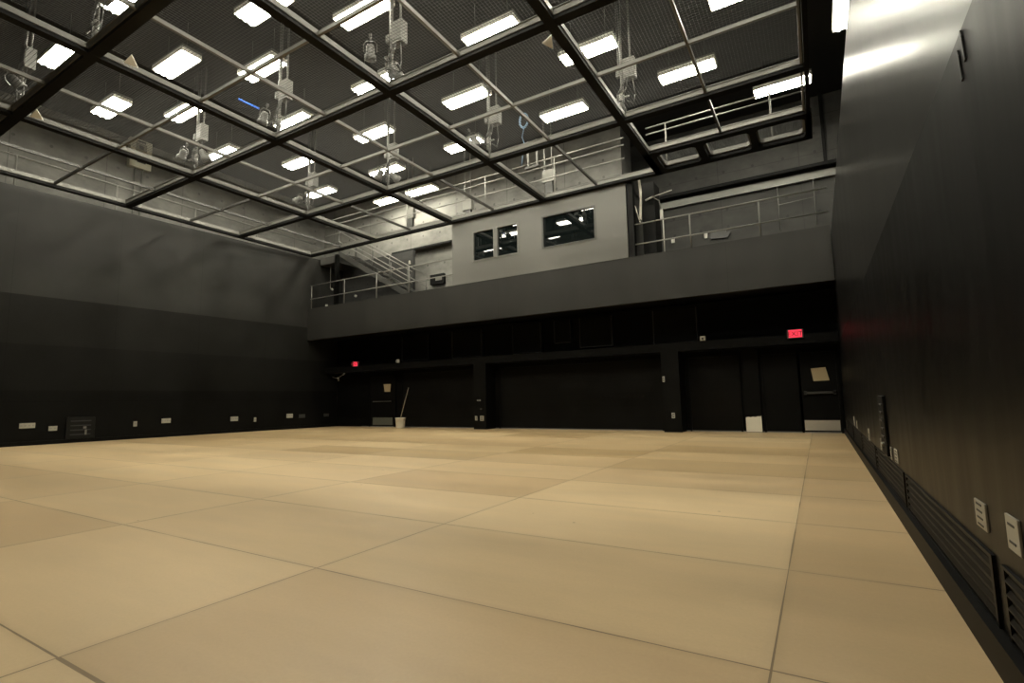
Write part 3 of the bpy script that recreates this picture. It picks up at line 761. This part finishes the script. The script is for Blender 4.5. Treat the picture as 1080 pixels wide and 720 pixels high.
# heights and stations along the left wall
for (y, z, w, h, lab, sl) in ((5.45, .545, .33, .14, 'wide ivory plate nearest the near end of the left wall', 4),
                              (6.0, .44, .19, .13, 'ivory twin socket left of the floor pocket panel', 2),
                              (8.0, .47, .10, .16, 'narrow ivory socket right of the floor pocket panel', 1),
                              (8.87, .53, .27, .15, 'wide ivory plate midway along the left wall', 4),
                              (11.1, .50, .27, .16, 'wide ivory plate two thirds along the left wall', 4),
                              (11.88, .44, .09, .16, 'narrow ivory socket two thirds along the left wall', 1),
                              (13.3, .53, .27, .16, 'wide ivory plate nearest the far left corner', 3)):
    plate_left(y, z, w, h, lab, slots=sl)
plate_left(13.85, .50, .28, .14, 'dim black plate beside the last ivory plate on the left wall', slots=3, m=M_raild)
plate_left(15.0, .50, .25, .12, 'dim grey plate in the far left corner', slots=2, m=M_raild)
t = thing('floor_pocket', 'black connector panel standing low on the left wall', 'panel', (XL(6.62), 6.62, .42), (0, 0, PI / 2 - LANG))
MB().box(-.34, .34, -.05, 0, -.30, .32).build('panel_cover', paint('dark panel', g(.006), .5, spec=.15), t, bevel=.006)
s = MB()
for k in range(4): s.box(-.24, .24, -.056, -.05, -.2 + .13 * k, -.2 + .13 * k + .03)
s.build('connector_row', M_slot, t)
MB().box(.06, .13, -.07, -.05, -.02, .04).box(.10, .14, -.08, -.05, -.2, -.05).build('plug', M_rail, t)

def plate_right(y, z, w, h, lab, slots=0, m=M_plate, kind='outlet_plate'):
    t = thing(kind, lab, 'wall plate', (XR, y, z), (0, 0, -PI / 2), 'wall plates on the right wall')
    MB().box(-w / 2, w / 2, -.008, 0, -h / 2, h / 2).build('cover_plate', m, t, bevel=.002)
    s = MB()
    for k in range(slots):
        zz = -h / 2 + h * (k + .5) / slots; s.box(-w * .30, w * .22, -.0095, -.008, zz - h * .035, zz + h * .035)
    if slots: s.build('slot', M_slot, t)
    return t
plate_right(2.73, .515, .155, .105, 'pale plate with four slots, nearest but one to the camera', 4, kind='switch_plate')
plate_right(2.33, .53, .13, .115, 'worn outlet plate at the right edge of the picture', 2)
plate_right(5.35, .475, .2, .11, 'pale slotted plate right of the tall black connector box', 4)
plate_right(5.72, .46, .06, .11, 'narrow pale plate touching the slotted plate', 2)
plate_right(6.6, .47, .05, .12, 'narrow dim plate left of the tall black connector box', 2)
plate_right(8.1, .47, .13, .15, 'pale socket plate third from the far end of the right wall', 1)
plate_right(10.6, .47, .12, .13, 'dim socket plate second from the far end of the right wall', 1)
plate_right(11.3, .49, .16, .17, 'pale socket plate farthest along the right wall', 1)
t = thing('connector_box', 'tall black connector box low on the right wall', 'box', (XR, 6.02, .42), (0, 0, -PI / 2))
MB().box(-.19, .19, -.025, 0, 0, .55).build('box_body', M_black, t, bevel=.006)
s = MB()
for k in range(5): s.box(-.12, .12, -.034, -.025, .16 + k * .075, .178 + k * .075)
s.build('connector_rail', M_raild, t)
MB().cyl((.03, -.025, .10), (.03, -.05, .10), .02).build('connector', M_plate, t)
# two black rubber strips high on the wall
for k, (y, z, lab) in enumerate(((2.335, 2.17, 'lower left of two short black rubber strips on the right wall'), (2.275, 2.21, 'upper right of two short black rubber strips on the right wall'))):
    b = MB()
    XW = .53
    pts = [(XW - .003, y + .008, z + .06), (XW - .003, y, z + .035), (XW - .003, y - .002, z), (XW - .003, y - .012, z - .06)]
    for p, q in zip(pts, pts[1:]): b.bar(p, q, .016, .006, up=(1, 0, 0))
    tag(b.build('rubber_strip', M_tape), lab, 'strip', 'black strips on the right wall')

# slotted vents along the foot of the right wall
M_vent = paint('vent paint', g(.005), .45, spec=.15)
edges = [(-2.0, .15), (.25, 2.5), (2.62, 4.86), (4.98, 7.2), (7.32, 9.5), (9.62, 11.8), (11.92, 14.1)]
names = ['', 'at the right edge of the picture', 'below the pale four-slot plate', 'below the tall black connector box', 'fourth along the right wall', 'fifth along the right wall', 'farthest along the right wall']
for (a, b), w in zip(edges[1:], names[1:]):
    t = thing('floor_vent', f'black slotted vent panel {w}', 'vent', (XR, a, .13), group='slotted vents at the foot of the right wall')
    L = b - a
    fr = MB().box(-.012, 0, 0, .03, 0, .26).box(-.012, 0, L - .03, L, 0, .26).box(-.012, 0, .03, L - .03, .25, .26).box(-.012, 0, .03, L - .03, 0, .01)
    fr.build('vent_frame', M_vent, t)
    for k in range(5):
        z = .025 + k * .046
        s = MB()
        s._add([(-.004, .03, z + .020), (-.012, .03, z), (-.012, L - .03, z), (-.004, L - .03, z + .020), (-.002, .03, z + .022), (-.002, L - .03, z + .022), (-.012, .03, z + .006), (-.012, L - .03, z + .006)],
               [(0, 1, 2, 3), (4, 5, 7, 6), (1, 6, 7, 2), (0, 3, 5, 4)])
        s.build('louver', M_vent, t)

# wall plates on the columns
def plate_col(x, z, w, h, lab, m=M_plate):
    t = thing('outlet_plate', lab, 'wall plate', (x, 14.9, z), group='wall plates on the columns')
    MB().box(-w / 2, w / 2, -.018, 0, -h / 2, h / 2).build('cover_plate', m, t, bevel=.004)
    MB().box(-w * .25, w * .25, -.021, -.018, -h * .3, -h * .1).box(-w * .25, w * .25, -.021, -.018, h * .1, h * .3).build('socket', M_slot, t)
plate_col(-10.22, 1.0, .14, .045, 'thin pale plate highest on the left column', M_white)
plate_col(-10.14, .70, .06, .05, 'tiny pale fitting midway up the left column', M_raild)
plate_col(-10.34, .38, .09, .15, 'narrow pale plate low at the left edge of the left column')
plate_col(-10.10, .38, .15, .17, 'pale plate low at the right of the left column')
plate_col(-3.80, 1.50, .06, .16, 'pale switch plate high on the right column', M_white)
plate_col(-3.58, .47, .09, .15, 'pale outlet plate low on the right column', M_white)

# ------------------------------------------------------------------ camera
cam = bpy.data.cameras.new('camera'); co = bpy.data.objects.new('camera', cam); COL.objects.link(co)
yaw, pit, rol = -.5352, .113, .0193
sy, cy, cp, sp = math.sin(yaw), math.cos(yaw), math.cos(pit), math.sin(pit)
fw = Vector((sy * cp, cy * cp, sp)); rt = Vector((cy, -sy, 0)); dn = fw.cross(rt)
r2 = math.cos(rol) * rt + math.sin(rol) * dn; d2 = -math.sin(rol) * rt + math.cos(rol) * dn
R = Matrix((r2, -d2, -fw)).transposed().to_4x4()
co.matrix_world = Matrix.Translation((0, 0, 1.0)) @ R
cam.sensor_width = 36; cam.lens = 540.85 / 1080 * 36; cam.clip_start = .02
scene.camera = co

w = bpy.data.worlds.new('world'); scene.world = w; w.use_nodes = True
w.node_tree.nodes['Background'].inputs[0].default_value = (0, 0, 0, 1)
scene.view_settings.view_transform = 'Standard'; scene.view_settings.look = 'None'
scene.view_settings.gamma = 1; scene.view_settings.use_curve_mapping = False
scene.view_settings.exposure = 0.
cy_ = scene.cycles
cy_.use_denoising = True; cy_.max_bounces = 7; cy_.diffuse_bounces = 5; cy_.glossy_bounces = 3; cy_.sample_clamp_indirect = 4.0
cy_.use_light_tree = True
